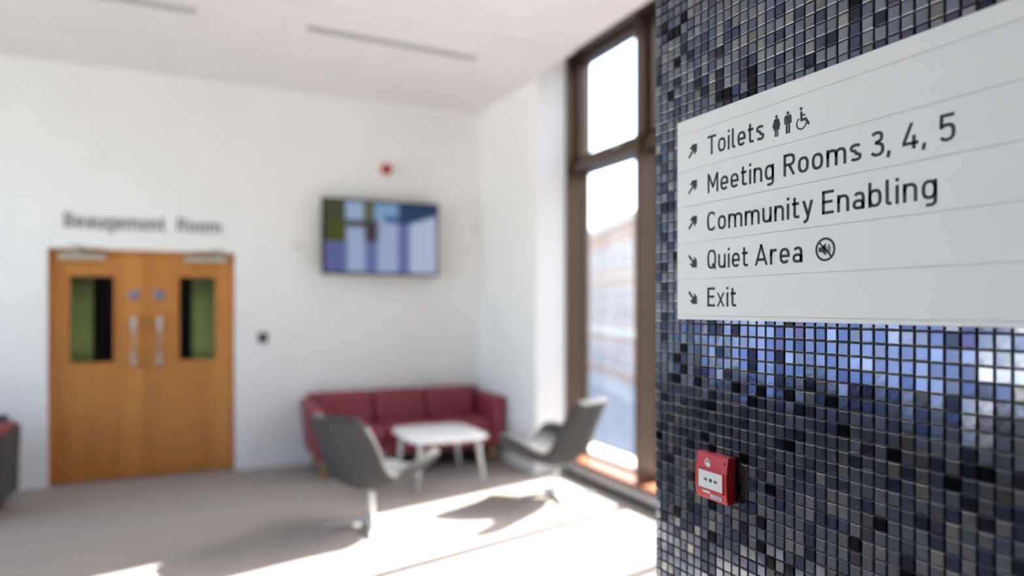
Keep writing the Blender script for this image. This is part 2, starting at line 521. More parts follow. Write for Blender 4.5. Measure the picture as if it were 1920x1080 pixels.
# ------------------------------------------------------------------ stroke lettering (flat print)
SK = 0.125
K = SK / 2
def arc(cx, cy, rx, ry, a0, a1, n=14, p=2.5):
    out = []
    for i in range(n + 1):
        a = R(a0 + (a1 - a0) * i / n)
        c, s = math.cos(a), math.sin(a)
        out.append((cx + rx * math.copysign(abs(c) ** (2 / p), c), cy + ry * math.copysign(abs(s) ** (2 / p), s)))
    return out
XH = 0.72
def bowl(w, h=XH, y0=0.0):
    return arc(w / 2, y0 + h / 2, w / 2 - K, h / 2 - K, 0, 360, 36)
def arch(x0, w):
    return [(x0 + K, 0.36)] + arc(x0 + w / 2, 0.42, w / 2 - K, 0.30 - K, 180, 0, 16) + [(x0 + w - K, 0)]
GL = {
 'T': (0.62, [[(0, 1 - K), (0.62, 1 - K)], [(0.31, 1 - K), (0.31, 0)]]),
 'o': (0.54, [bowl(0.54)]),
 'i': (SK, [[(K, 0), (K, XH)], [(K, 0.865), (K, 1.0)]]),
 'l': (0.23, [[(K, 1), (K, 0.18)] + arc(K + 0.11, 0.18, 0.11, 0.18 - K, 180, 270, 8) + [(0.23, K)]]),
 'e': (0.54, [[(K, 0.35), (0.54 - K, 0.35)] + arc(0.27, 0.36, 0.27 - K, 0.36 - K, 4, 318, 34)]),
 't': (0.37, [[(0.13, 0.94), (0.13, 0.18)] + arc(0.13 + 0.12, 0.18, 0.12, 0.18 - K, 180, 270, 8) + [(0.37, K)], [(0, XH - K), (0.35, XH - K)]]),
 's': (0.50, [arc(0.25, 0.54, 0.25 - K, 0.18 - K, 30, 180, 14, 2.3) + arc(0.25, 0.54, 0.25 - K, 0.18 - K, 180, 262, 8, 2.3) + arc(0.25, 0.18, 0.25 - K, 0.18 - K, 82, 0, 8, 2.3) + arc(0.25, 0.18, 0.25 - K, 0.18 - K, 0, -150, 14, 2.3)]),
 'M': (0.76, [[(K, 0), (K, 1)], [(K + 0.015, 1), (0.38, 0.30)], [(0.38, 0.30), (0.745 - K, 1)], [(0.76 - K, 1), (0.76 - K, 0)]]),
 'n': (0.53, [[(K, 0), (K, XH)], arch(0, 0.53)]),
 'g': (0.54, [bowl(0.54), [(0.54 - K, XH), (0.54 - K, -0.06)] + arc(0.27, -0.06, 0.27 - K, 0.19 - K + 0.02, 0, -118, 14)]),
 'R': (0.60, [[(K, 0), (K, 1)], [(K, 1 - K), (0.32, 1 - K)] + arc(0.32, 0.72, 0.28 - K, 0.28 - K, 90, -90, 16) + [(K, 0.44 + K)], [(0.30, 0.48), (0.545, 0)]]),
 'm': (0.90, [[(K, 0), (K, XH)], arch(0, 0.512), arch(0.388, 0.512)]),
 '3': (0.56, [arc(0.27, 0.76, 0.25 - K, 0.24 - K, 155, 0, 14) + arc(0.27, 0.76, 0.25 - K, 0.24 - K, 0, -80, 8) + [(0.20, 0.53)], [(0.20, 0.53), (0.29, 0.53)] + arc(0.28, 0.28, 0.28 - K, 0.28 - K, 78, -158, 22)]),
 '4': (0.60, [[(0.36, 1.0), (0.07, 0.26)], [(0.02, 0.225), (0.60, 0.225)], [(0.44, 0.52), (0.44, 0)]]),
 '5': (0.56, [[(0.53, 1 - K), (0.10, 1 - K)], [(0.10, 1.0), (0.085, 0.48)], [(0.085, 0.52)] + arc(0.28, 0.33, 0.28 - K, 0.33 - K, 128, -150, 26)]),
 ',': (0.17, [[(0.10, 0.14), (0.045, -0.12)]]),
 'C': (0.60, [arc(0.31, 0.5, 0.31 - K, 0.5 - K, 38, 322, 34, 2.7)]),
 'u': (0.53, [[(0.53 - K, XH), (0.53 - K, 0)], [(K, XH)] + arc(0.265, 0.30, 0.265 - K, 0.30 - K, 180, 360, 16)]),
 'y': (0.54, [[(K, XH), (0.285, 0.07)], [(0.54 - K, XH), (0.27, -0.05)] + [(0.235, -0.14), (0.16, -0.20), (0.07, -0.20)]]),
 'E': (0.55, [[(K, 0), (K, 1)], [(0, 1 - K), (0.55, 1 - K)], [(0, 0.52), (0.49, 0.52)], [(0, K), (0.55, K)]]),
 'a': (0.51, [[(0.51 - K, 0), (0.51 - K, 0.46)] + arc(0.27, 0.46, 0.24 - K, 0.26 - K, 0, 150, 14), arc(0.25, 0.21, 0.25 - K, 0.21 - K, 0, 360, 28)]),
 'b': (0.54, [[(K, 0), (K, 1)], bowl(0.54)]),
 'Q': (0.64, [arc(0.32, 0.5, 0.32 - K, 0.5 - K, 0, 360, 40, 2.7), [(0.36, 0.27), (0.62, 0.0)]]),
 'A': (0.70, [[(K * 0.9, 0), (0.35, 1)], [(0.35, 1), (0.70 - K * 0.9, 0)], [(0.14, 0.27), (0.56, 0.27)]]),
 'r': (0.38, [[(K, 0), (K, XH)], [(K, 0.38)] + arc(0.27, 0.42, 0.27 - K, 0.30 - K, 180, 68, 12)]),
 'x': (0.50, [[(K, XH), (0.50 - K, 0)], [(0.50 - K, XH), (K, 0)]]),
 'B': (0.60, [[(K, 0), (K, 1)], [(K, 1 - K), (0.30, 1 - K)] + arc(0.30, 0.76, 0.27 - K, 0.24 - K, 90, -90, 14) + [(K, 0.52 + K - K)], [(K, 0.53), (0.32, 0.53)] + arc(0.32, 0.28, 0.28 - K, 0.28 - K, 90, -90, 14) + [(K, K)]]),
}
def ribbon(bm, pts, half, T, clip=None):
    """flat ribbon along 2-D pts; T maps (x,y) to a 3-D point; slightly proud"""
    n = len(pts)
    closed = n > 3 and (Vector(pts[0]) - Vector(pts[-1])).length < 1e-4
    L, Rr = [], []
    for i in range(n):
        p = Vector(pts[i])
        a = Vector(pts[i - 1]) if i > 0 else (Vector(pts[-2]) if closed else None)
        b = Vector(pts[i + 1]) if i < n - 1 else (Vector(pts[1]) if closed else None)
        d1 = (p - a).normalized() if a is not None and (p - a).length > 1e-9 else None
        d2 = (b - p).normalized() if b is not None and (b - p).length > 1e-9 else None
        d1 = d1 or d2
        d2 = d2 or d1
        t = (d1 + d2)
        t = t.normalized() if t.length > 1e-6 else d1
        nn = Vector((-t.y, t.x))
        s = half / max(0.5, nn.dot(Vector((-d1.y, d1.x))))
        q1, q2 = p + nn * s, p - nn * s
        if clip:
            q1.y = min(max(q1.y, clip[0]), clip[1])
            q2.y = min(max(q2.y, clip[0]), clip[1])
        L.append(bm.verts.new(T(q1.x, q1.y)))
        Rr.append(bm.verts.new(T(q2.x, q2.y)))
    for i in range(n - 1):
        try:
            bm.faces.new((L[i], L[i + 1], Rr[i + 1], Rr[i]))
        except ValueError:
            pass

def poly(bm, pts, T):
    bm.faces.new([bm.verts.new(T(x, y)) for x, y in pts])

def solid(bm, th):
    """give flat print a little thickness towards local +y (into the panel)"""
    r = bmesh.ops.extrude_face_region(bm, geom=bm.faces[:])
    bmesh.ops.translate(bm, verts=[g for g in r['geom'] if isinstance(g, bmesh.types.BMVert)], vec=(0, th, 0))

def text_line(txt, x0, x1, z, cap, y, m, parent, gap=0.155, space=0.30, name='letter'):
    adv, x = [], 0.0
    for ch in txt:
        if ch == ' ':
            x += space
            continue
        adv.append((ch, x))
        x += GL[ch][0] + gap
    total = x - gap
    sx = (x1 - x0) / total
    for ch, ax in adv:
        bm = bmesh.new()
        T = lambda px_, py_: (x0 + (ax + px_) * sx, y, z + py_ * cap)
        clip = (0, 1) if ch in 'MARxTEnmiu4' else None
        if ch in 'Ax':
            clip = (0, XH if ch == 'x' else 1)
        for path in GL[ch][1]:
            pp = list(path)
            if ch in 'xAM':      # run diagonals past the clip line so that their ends are cut level
                a, b = Vector(pp[0]), Vector(pp[-1])
                d = (b - a) * 0.06
                if ch != 'A' or a.y != b.y:
                    pp = [tuple(a - d), tuple(b + d)] if len(pp) == 2 and abs(d.x) > 1e-6 and abs(d.y) > 1e-6 else pp
            ribbon(bm, pp, K, T, clip)
        solid(bm, 0.0006)
        finish(name, bm, m, parent)

# ------------------------------------------------------------------ tiled wall beside the camera
XT, PITCH = 1.0, 0.0231
TY0, TY1 = -0.9, 1.342
col = box('wall_column', (XT + 0.0035, TY0, 0.0), (XT + 0.42, TY1 - 0.0035, CEIL + 0.012), M['grout'])
tag(col, kind='structure')

def px_of(X, Y, Z):
    s, c = math.sin(YAW), math.cos(YAW)
    t = X * s + Y * c
    return 960 + F_PX * (X * c - Y * s) / t, HOR - F_PX * (Z - CZ) / t, t

GAP = 0.0021
HS = (PITCH - GAP) / 2
def tile_geo(mtx):
    """one mosaic piece: chamfered face towards -x, four skirts; returns verts, faces"""
    e, d = 0.0016, 0.0013
    vs_, fs_ = [], []
    for x, h in ((0.0, HS), (-0.0028, HS), (-0.0028 - d, HS - e)):
        for sy, sz in ((-1, -1), (1, -1), (1, 1), (-1, 1)):
            vs_.append(mtx @ Vector((x, sy * h, sz * h)))
    for k in (0, 4):
        for i in range(4):
            j = (i + 1) % 4
            fs_.append((k + i, k + j, k + 4 + j, k + 4 + i))
    fs_.append((8, 9, 10, 11))
    return vs_, fs_
tile_mesh = []
for i, m in enumerate(TM):
    vs_, fs_ = tile_geo(Matrix.Identity(4))
    me = bpy.data.meshes.new('tile')
    me.from_pydata([tuple(v) for v in vs_], [], fs_)
    me.materials.append(m)
    tile_mesh.append(me)
SIGN_Y0, SIGN_Y1, SIGN_Z0, SIGN_Z1 = 0.30, 1.2445, 1.521, 1.957
wts = [w for _, w in TONES]
spots = []
rng = random.Random(11)
# phase of the grid follows the joints seen below the sign
Y_PH, Z_PH = 1.2055, 1.5128
i0 = int((Y_PH - TY1) / PITCH) - 1
ncol = int((TY1 - TY0) / PITCH) + 2
k0 = -int(Z_PH / PITCH)
for i in range(ncol + 3):
    yr = Y_PH - (i + i0) * PITCH
    yc = yr - PITCH / 2
    if yc + HS > TY1 + 0.002 or yc - HS < TY0:
        continue
    for k in range(k0, k0 + int(CEIL / PITCH) + 1):
        zc = Z_PH + (k + 0.5) * PITCH
        if zc - HS < 0 or zc + HS > CEIL:
            continue
        tone = rng.choices(range(len(TONES)), wts)[0]
        tilt = (rng.gauss(0, 0.011), rng.gauss(0, 0.011), rng.gauss(0, 0.004))
        x, y, t = px_of(XT, yc, zc)
        hidden = (SIGN_Y0 < yc < SIGN_Y1 - 0.012 and SIGN_Z0 + 0.01 < zc < SIGN_Z1 - 0.01) or (1.075 < yc < 1.17 and 1.152 < zc < 1.243)
        vis = 0 <= x <= 1920 and 0 <= y <= 1080 and not hidden and t > 0
        spots.append((0 if vis else 1, t, yc, zc, tone, tilt))
spots.sort(key=lambda q: (q[0], q[1]))
for v, t, yc, zc, tone, tl in spots[:300]:
    o = bpy.data.objects.new('tile', tile_mesh[tone])
    COL.objects.link(o)
    o.parent = col
    o.location = (XT + 0.0034, yc, zc)
    o.rotation_euler = (tl[2], tl[0], tl[1])
V, FA, MI = [], [], []
for v, t, yc, zc, tone, tl in spots[300:]:
    from_m = Matrix.Translation((XT + 0.0034, yc, zc)) @ Matrix.Rotation(tl[1], 4, 'Z') @ Matrix.Rotation(tl[0], 4, 'Y')
    vs_, fs_ = tile_geo(from_m)
    b0 = len(V)
    V += [tuple(q) for q in vs_]
    FA += [tuple(b0 + q for q in f) for f in fs_]
    MI += [tone] * len(fs_)
# end face of the wall, turned to the window side
for i in range(int(0.41 / PITCH)):
    for k in range(int(CEIL / PITCH)):
        from_m = Matrix.Translation((XT + 0.012 + (i + 0.5) * PITCH, TY1 - 0.0034, (k + 0.5) * PITCH + 0.003)) @ Matrix.Rotation(-math.pi / 2 + rng.gauss(0, .01), 4, 'Z')
        vs_, fs_ = tile_geo(from_m)
        b0 = len(V)
        V += [tuple(q) for q in vs_]
        FA += [tuple(b0 + q for q in f) for f in fs_]
        MI += [rng.choices(range(len(TONES)), wts)[0]] * len(fs_)
me = bpy.data.meshes.new('tile_field')
me.from_pydata(V, [], FA)
for m in TM:
    me.materials.append(m)
me.polygons.foreach_set('material_index', MI)
me.update()
tf = link(bpy.data.objects.new('tile_field', me), col)
tag(tf, kind='stuff')

# ------------------------------------------------------------------ the direction sign
XS = 0.985
sign = empty('direction_sign', (XT, SIGN_Y1, SIGN_Z0), -math.pi / 2,
             label='long white slatted direction sign fixed to the dark mosaic tiled wall', cat='sign')
SW = SIGN_Y1 - SIGN_Y0
FR = -(XT - XS)          # local y of the printed face
ZG = [1.957, 1.9255, 1.8462, 1.7669, 1.6876, 1.6083, 1.5297, 1.521]
box('backing', (0.004, FR + 0.004, 0.004), (SW, -0.0042, SIGN_Z1 - SIGN_Z0 - 0.004), M['sign'], sign)
strips = []
for i in range(len(ZG) - 1):
    a, b = ZG[i + 1] - SIGN_Z0, ZG[i] - SIGN_Z0
    g = 0.00035
    nm = 'top_rail' if i == 0 else ('bottom_rail' if i == len(ZG) - 2 else 'slat')
    strips.append(box(nm, (0, FR, a + g), (SW, FR + 0.008, b - g), M['sign'], sign, 0.0009, 1))
CAP = 0.0400
PY = FR - 0.0005
rows = [  # (text, Y of left end, Y of right end)
    [('Toilets', 1.1445, 0.9865)],
    [('Meeting', 1.1440, 0.9625), ('Rooms', 0.9395, 0.7775), ('3', 0.7615, 0.7370), (',', 0.7330, 0.7255), ('4', 0.7075, 0.6810), (',', 0.6755, 0.6685), ('5', 0.6500, 0.6260)],
    [('Community', 1.1460, 0.8735), ('Enabling', 0.8545, 0.6525)],
    [('Quiet', 1.1450, 1.0290), ('Area', 1.0095, 0.8965)],
    [('Exit', 1.1450, 1.0610)]]
for i, words_ in enumerate(rows):
    zb = 1.8655 - 0.0793 * i - SIGN_Z0
    if i == 4:
        zb = 1.549 - SIGN_Z0
    for wd, ya, yb in words_:
        text_line(wd, SIGN_Y1 - ya, SIGN_Y1 - yb, zb, CAP, PY, M['print'], strips[i + 1])

def sign_shape(name, parent, fn):
    bm = bmesh.new()
    fn(bm)
    solid(bm, 0.0006)
    return finish(name, bm, M['print'], parent)
def TT(ox, oz, s=1.0):
    return lambda x, y: (ox + x * s, PY, oz + y * s)
def disc(bm, cx, cy, r, T, n=20):
    poly(bm, [(cx + r * math.cos(2 * math.pi * k / n), cy + r * math.sin(2 * math.pi * k / n)) for k in range(n)], T)
# arrows: bold diagonal, tip up-right or down-right, unit square
def arrow(bm, T, flip):
    f = (lambda y: 1 - y) if flip else (lambda y: y)
    TF = lambda x, y: T(x, f(y))
    poly(bm, [(0.0, 0.13), (0.13, 0.0), (0.63, 0.50), (0.63 + 0.07, 0.18), (1.0, 0.48), (1.0, 1.0), (0.48, 1.0), (0.18, 0.70), (0.50, 0.63)], TF)
AZ = [1.8700, 1.7925, 1.7155, 1.6330, 1.5545]
for i in range(5):
    sign_shape('arrow', strips[i + 1], lambda bm, i=i: arrow(bm, TT(SIGN_Y1 - 1.2065, AZ[i] - SIGN_Z0, 0.0285), i > 2))
Z0 = 1.8635 - SIGN_Z0
def woman(bm):
    T = TT(SIGN_Y1 - 0.9565, Z0, 0.040)
    disc(bm, 0, 0.925, 0.075, T)
    poly(bm, [(-0.10, 0.83), (0.10, 0.83), (0.145, 0.79), (0.245, 0.47), (0.18, 0.44), (0.105, 0.66), (0.20, 0.32), (-0.20, 0.32), (-0.105, 0.66), (-0.18, 0.44), (-0.245, 0.47), (-0.145, 0.79)], T)
    poly(bm, [(-0.10, 0.33), (-0.02, 0.33), (-0.02, 0.0), (-0.10, 0.0)], T)
    poly(bm, [(0.02, 0.33), (0.10, 0.33), (0.10, 0.0), (0.02, 0.0)], T)
def man(bm):
    T = TT(SIGN_Y1 - 0.9295, Z0, 0.040)
    disc(bm, 0, 0.925, 0.075, T)
    poly(bm, [(-0.15, 0.83), (0.15, 0.83), (0.21, 0.77), (0.21, 0.44), (0.14, 0.44), (0.14, 0.70), (0.12, 0.70), (0.12, 0.0), (0.02, 0.0), (0.02, 0.44), (-0.02, 0.44), (-0.02, 0.0), (-0.12, 0.0), (-0.12, 0.70), (-0.14, 0.70), (-0.14, 0.44), (-0.21, 0.44), (-0.21, 0.77)], T)
def wheel(bm):
    T = TT(SIGN_Y1 - 0.9100, Z0, 0.040)
    disc(bm, 0.26, 0.925, 0.075, T)
    ribbon(bm, [(0.27, 0.80), (0.29, 0.42), (0.52, 0.42), (0.70, 0.15)], 0.06, T)
    ribbon(bm, [(0.28, 0.62), (0.50, 0.62)], 0.035, T)
    ribbon(bm, arc(0.28, 0.28, 0.26, 0.26, 118, 355, 26, 2.0), 0.035, T)
sign_shape('woman_pictogram', strips[1], woman)
sign_shape('man_pictogram', strips[1], man)
sign_shape('wheelchair_pictogram', strips[1], wheel)
def mute(bm):
    T = TT(SIGN_Y1 - 0.848, 1.647 - SIGN_Z0, 0.0205)
    ribbon(bm, arc(0, 0, 0.90, 0.90, 0, 360, 40, 2.0), 0.095, T)
    ribbon(bm, [(-0.62, 0.62), (0.62, -0.62)], 0.075, T)
    poly(bm, [(-0.66, -0.20), (-0.66, 0.20), (-0.36, 0.20), (0.08, 0.52), (0.08, -0.52), (-0.36, -0.20)], T)
    for r_, s_ in ((0.22, 36), (0.36, 38), (0.50, 40)):
        ribbon(bm, arc(0.0, 0, r_, r_ * 1.15, -s_ * 1.15, s_ * 1.15, 10, 2.0), 0.038, T)
sign_shape('muted_speaker_pictogram', strips[4], mute)

# ------------------------------------------------------------------ break-glass call point
cp = empty('fire_call_point', (XT, 1.1205, 1.198), -math.pi / 2,
           label='red break glass fire call point on the tiled wall below the sign', cat='call point')
prof = [(-0.048, -0.0235), (-0.046, -0.0255), (-0.030, -0.0275), (-0.010, -0.0290), (0.012, -0.0285), (0.030, -0.0262), (0.046, -0.0232), (0.048, -0.0210)]
bm = bmesh.new()
W2 = 0.047
for sgn in (1,):
    La = [bm.verts.new((-W2, y, z)) for z, y in prof]
    Lb = [bm.verts.new((W2, y, z)) for z, y in prof]
    Ba = [bm.verts.new((-W2 * 0.97, -0.003, z * 0.97)) for z in (-0.048, 0.048)]
    Bb = [bm.verts.new((W2 * 0.97, -0.003, z * 0.97)) for z in (-0.048, 0.048)]
    for i in range(len(prof) - 1):
        bm.faces.new((La[i], Lb[i], Lb[i + 1], La[i + 1]))
    bm.faces.new(La + [Ba[1], Ba[0]])
    bm.faces.new(Lb + [Bb[1], Bb[0]])
    bm.faces.new((La[0], Lb[0], Bb[0], Ba[0]))
    bm.faces.new((La[-1], Lb[-1], Bb[1], Ba[1]))
    bm.faces.new((Ba[0], Bb[0], Bb[1], Ba[1]))
bmesh.ops.recalc_face_normals(bm, faces=bm.faces)
eds = [e for e in bm.edges if e.calc_face_angle(0) > 0.6]
bmesh.ops.bevel(bm, geom=eds, offset=0.0022, segments=3, affect='EDGES', profile=0.5)
body = finish('body', bm, M['cpred'], cp)
bm = bmesh.new()
plate(bm, (-0.0395, -0.0285, 0.0395, 0.0135), (-0.0362, -0.0255, 0.0362, 0.0118), -0.0305, -0.026)
finish('bezel', bm, M['cpred'], cp)
el = box('glass_element', (-0.0360, -0.0297, -0.0253), (0.0360, -0.0270, 0.0116), M['cpwhite'], cp, 0.0008, 2)
def tiny(name, parent, fn, y, m):
    bm = bmesh.new()
    fn(bm, lambda x, z: (x, y, z))
    solid(bm, 0.0006)
    return finish(name, bm, m, parent)
def small_arrow(bm, T, s, c):
    pts = [(-1, 0.28), (0.0, 0.28), (0.0, 0.95), (1, 0), (0.0, -0.95), (0.0, -0.28), (-1, -0.28)]
    poly(bm, [(c + s * x * 0.0062, -0.0065 + z * 0.0050) for x, z in pts], T)
tiny('arrow_mark', el, lambda bm, T: small_arrow(bm, T, 1, -0.0135), -0.0301, M['print'])
tiny('arrow_mark', el, lambda bm, T: small_arrow(bm, T, -1, 0.0165), -0.0301, M['print'])
tiny('dot_mark', el, lambda bm, T: disc(bm, 0.0015, -0.0065, 0.0042, T), -0.0301, M['print'])
def flame(bm, T):
    s = 0.0092
    ribbon(bm, [(-0.010 + s * x - 0.0, 0.0285 + s * z) for x, z in ((-0.75, -0.55), (-0.75, 0.25), (-0.05, 0.85), (0.65, 0.2))], 0.0012, T)
    poly(bm, [(-0.010 + s * x, 0.0285 + s * z) for x, z in ((-0.35, -0.95), (0.75, -0.95), (1.0, -0.35), (0.72, 0.12), (0.50, -0.22), (0.20, 0.42), (-0.05, -0.15), (-0.38, 0.10), (-0.58, -0.42))], T)
tiny('house_fire_mark', cp, flame, -0.0276, M['cpwhite']).rotation_euler = (0, 0, 0)
lathe('indicator', [(0.0022, 0), (0.0022, 0.0012), (0.0004, 0.0016)], M['black'], cp, 16, (0.0385, -0.0252, 0.0345), R(90))
box('paper_label', (-0.0235, -0.0284, -0.0345), (-0.0015, -0.0262, -0.0300), M['label'], cp)
lb = box('paper_label', (-0.0010, -0.0281, -0.0425), (0.0320, -0.0258, -0.0345), M['label'], cp)
for k in range(3):
    box('print_line', (0.0015 if k else 0.010, -0.0285, -0.0370 - 0.0022 * k), (0.0285, -0.0279, -0.0360 - 0.0022 * k), M['pinkink'], lb)

# ------------------------------------------------------------------ sofa
def soft(name, a, b, m, parent, r=0.05, seg=4, dome=0.0):
    """upholstered block: rounded edges, optional crown on the top / front"""
    o = box(name, a, b, m, parent, r, seg, True)
    return o
def hexa(name, low, high, m, parent, r=0.04):
    """rounded block between two quads (each x0,y0,x1,y1,z)"""
    bm = bmesh.new()
    vs4 = []
    for x0, y0, x1, y1, z in (low, high):
        vs4.append([bm.verts.new(p) for p in ((x0, y0, z), (x1, y0, z), (x1, y1, z), (x0, y1, z))])
    lo, hi = vs4
    bm.faces.new(lo[::-1])
    bm.faces.new(hi)
    for i in range(4):
        j = (i + 1) % 4
        bm.faces.new((lo[i], lo[j], hi[j], hi[i]))
    bmesh.ops.bevel(bm, geom=bm.edges[:], offset=r, segments=4, affect='EDGES', profile=0.5)
    return finish(name, bm, m, parent, None, 0, True)

def make_sofa(name, L, n, depth, label, cat, side_mat, inset=0.13):
    """front towards -y, origin on the floor at the left rear"""
    o = empty(name, label=label, cat=cat)
    zb = 0.17
    soft('base', (0.08, -depth + 0.03, zb), (L - 0.08, -0.03, zb + 0.13), M['red'], o, 0.03)
    inner0, inner1 = 0.155, L - 0.155
    w = (inner1 - inner0) / n
    for k in range(n):
        soft('seat_cushion', (inner0 + k * w + 0.003, -depth, zb + 0.12), (inner0 + (k + 1) * w - 0.003, -0.20, zb + 0.27), M['red'], o, 0.045)
        hexa('back_cushion', (inner0 + k * w + 0.003, -0.30, inner0 + (k + 1) * w - 0.003, -0.10, zb + 0.24),
             (inner0 + k * w + 0.003, -0.19, inner0 + (k + 1) * w - 0.003, -0.03, 0.715), M['red'], o, 0.05)
    hexa('back_frame', (0.08, -0.16, L - 0.08, -0.02, zb + 0.05), (0.06, -0.07, L - 0.06, 0.0, 0.70), side_mat, o, 0.025)
    hexa('arm', (0.05, -depth + 0.02, 0.155, -0.02, zb), (0.0, -depth + 0.04, 0.125, 0.0, 0.655), M['red'], o, 0.035)
    hexa('arm', (L - 0.155, -depth + 0.02, L - 0.05, -0.02, zb), (L - 0.125, -depth + 0.04, L, 0.0, 0.655), M['red'], o, 0.035)
    for x, y in ((inset, -depth + 0.12), (L - inset, -depth + 0.12), (inset, -0.12), (L - inset, -0.12)):
        tube('leg', [(x, y, zb + 0.02), (x, y, 0.0)], [0.026, 0.017], M['legwood'], o)
    return o
sofa = make_sofa('sofa', 1.90, 3, 0.75, 'long red three seat sofa against the white wall under the television', 'sofa', M['red'])
sofa.location = (0.965, YB - 0.06, 0)
arm = make_sofa('armchair', 0.84, 1, 0.62, 'red armchair with charcoal side left of the wooden double doors', 'armchair', M['charcoal'], 0.075)
arm.location = (-2.065, 6.64, 0)
hexa('side_panel', (0.80, -0.60, 0.84, -0.01, 0.10), (0.83, -0.58, 0.855, 0.005, 0.62), M['charcoal'], arm, 0.015)

# ------------------------------------------------------------------ coffee table
tbl = empty('coffee_table', (1.985, 5.785, 0), R(-1), label='white coffee table with rounded corners and splayed legs before the sofa', cat='table')
bm = bmesh.new()
A, B, TH = 0.362, 0.412, 0.028
prof = [(0.0, -0.006), (0.004, -0.001), (0.012, 0.0)]
ringz = [(1.0 - 0.045, 0.45 - TH), (0.985, 0.45 - TH + 0.008), (1.0, 0.45 - TH * 0.45), (0.995, 0.45 - 0.004), (0.975, 0.45)]
rings = []
for s_, z in ringz:
    rings.append([bm.verts.new((x * s_, y * s_, z)) for x, y in arc(0, 0, A, B, 0, 360, 56, 4.6)[:-1]])
for a, b in zip(rings, rings[1:]):
    n_ = len(a)
    for k in range(n_):
        bm.faces.new((a[k], a[(k + 1) % n_], b[(k + 1) % n_], b[k]))
bm.faces.new(rings[0][::-1])
bm.faces.new(rings[-1])
finish('table_top', bm, M['white'], tbl)
for sx, sy in ((-1, -1), (1, -1), (1, 1), (-1, 1)):
    tube('leg', [(sx * 0.250, sy * 0.29, 0.425), (sx * 0.300 + 0.03, sy * 0.315 + 0.06, 0.0)], [0.024, 0.015], M['legwhite'], tbl)

# ------------------------------------------------------------------ swivel lounge chairs
def catmull(P, n):
    out = []
    for i in range(len(P) - 1):
        p0, p1, p2, p3 = P[max(i - 1, 0)], P[i], P[i + 1], P[min(i + 2, len(P) - 1)]
        for k in range(n):
            t = k / n
            out.append([0.5 * (2 * b + (c - a) * t + (2 * a - 5 * b + 4 * c - d) * t * t + (3 * b - a - 3 * c + d) * t ** 3) for a, b, c, d in zip(p0, p1, p2, p3)])
    out.append(list(P[-1]))
    return out
# stations from the front lip to the top of the back: y, z, half width, side lift, lift direction (0 up .. 1 forward), rise power
ST = [(-0.345, 0.375, 0.235, 0.070, 0.0, 2.2),
      (-0.325, 0.385, 0.315, 0.150, 0.0, 2.3),
      (-0.255, 0.378, 0.358, 0.185, 0.0, 2.4),
      (-0.150, 0.355, 0.370, 0.190, 0.0, 2.6),
      (-0.030, 0.335, 0.355, 0.160, 0.0, 2.6),
      (0.075, 0.335, 0.325, 0.110, 0.12, 2.4),
      (0.150, 0.375, 0.300, 0.085, 0.5, 2.2),
      (0.205, 0.460, 0.280, 0.085, 0.9, 2.0),
      (0.255, 0.580, 0.265, 0.090, 1.0, 2.0),
      (0.305, 0.700, 0.250, 0.085, 1.0, 2.0),
      (0.345, 0.795, 0.228, 0.060, 1.0, 2.0),
      (0.360, 0.830, 0.190, 0.035, 1.0, 2.0)]
def make_chair():
    o = empty('swivel_chair')
    rows_ = catmull(ST, 2)
    nu = 13
    bm = bmesh.new()
    G = []
    for y, z, hw, lift, dr, pw in rows_:
        r_ = []
        for k in range(nu):
            u = -1 + 2 * k / (nu - 1)
            a = abs(u) ** pw * lift
            r_.append(bm.verts.new((hw * u, y - a * math.sin(dr * math.pi / 2), z + a * math.cos(dr * math.pi / 2))))
        G.append(r_)
    for a, b in zip(G, G[1:]):
        for k in range(nu - 1):
            bm.faces.new((a[k], a[k + 1], b[k + 1], b[k]))
    sh = finish('shell', bm, M['grey'], o, None, 0, True)
    sd = sh.modifiers.new('thick', 'SOLIDIFY')
    sd.thickness = 0.066
    sd.offset = -1
    ss = sh.modifiers.new('round', 'SUBSURF')
    ss.levels = ss.render_levels = 2
    tube('stem', [(0, 0.0, 0.05), (0, 0.0, 0.20), (0, 0.0, 0.315)], [0.026, 0.024, 0.024], M['alu'], o, 16)
    lathe('hub', [(0.045, 0.028), (0.045, 0.05), (0.030, 0.068), (0.024, 0.075)], M['alu'], o, 24)
    for k in range(4):
        a = R(45 + 90 * k)
        bm = bmesh.new()
        v = []
        for d_, w_, h0, h1 in ((0.02, 0.022, 0.030, 0.062), (0.17, 0.018, 0.018, 0.042), (0.31, 0.014, 0.004, 0.020), (0.335, 0.010, 0.0, 0.012)):
            q = Matrix.Rotation(a, 3, 'Z')
            v.append([bm.verts.new(q @ Vector(p)) for p in ((d_, -w_, h0), (d_, w_, h0), (d_, w_ * 0.7, h1), (d_, -w_ * 0.7, h1))])
        for p1, p2 in zip(v, v[1:]):
            for i in range(4):
                j = (i + 1) % 4
                bm.faces.new((p1[i], p1[j], p2[j], p2[i]))
        bm.faces.new(v[0][::-1])
        bm.faces.new(v[-1])
        finish('base_leg', bm, M['alu'], o)
    return o
chair = make_chair()
chair.location = (1.165, 4.86, 0)
chair.rotation_euler = (0, 0, R(122))
tag(chair, 'grey swivel lounge chair left of the coffee table, back to the viewer', 'chair', 'grey swivel lounge chairs round the coffee table')
chair2 = copy_tree(chair)
chair2.location = (2.70, 4.96, 0)
chair2.rotation_euler = (0, 0, R(-150))
tag(chair2, 'grey swivel lounge chair right of the coffee table, beside the tall window', 'chair', 'grey swivel lounge chairs round the coffee table')

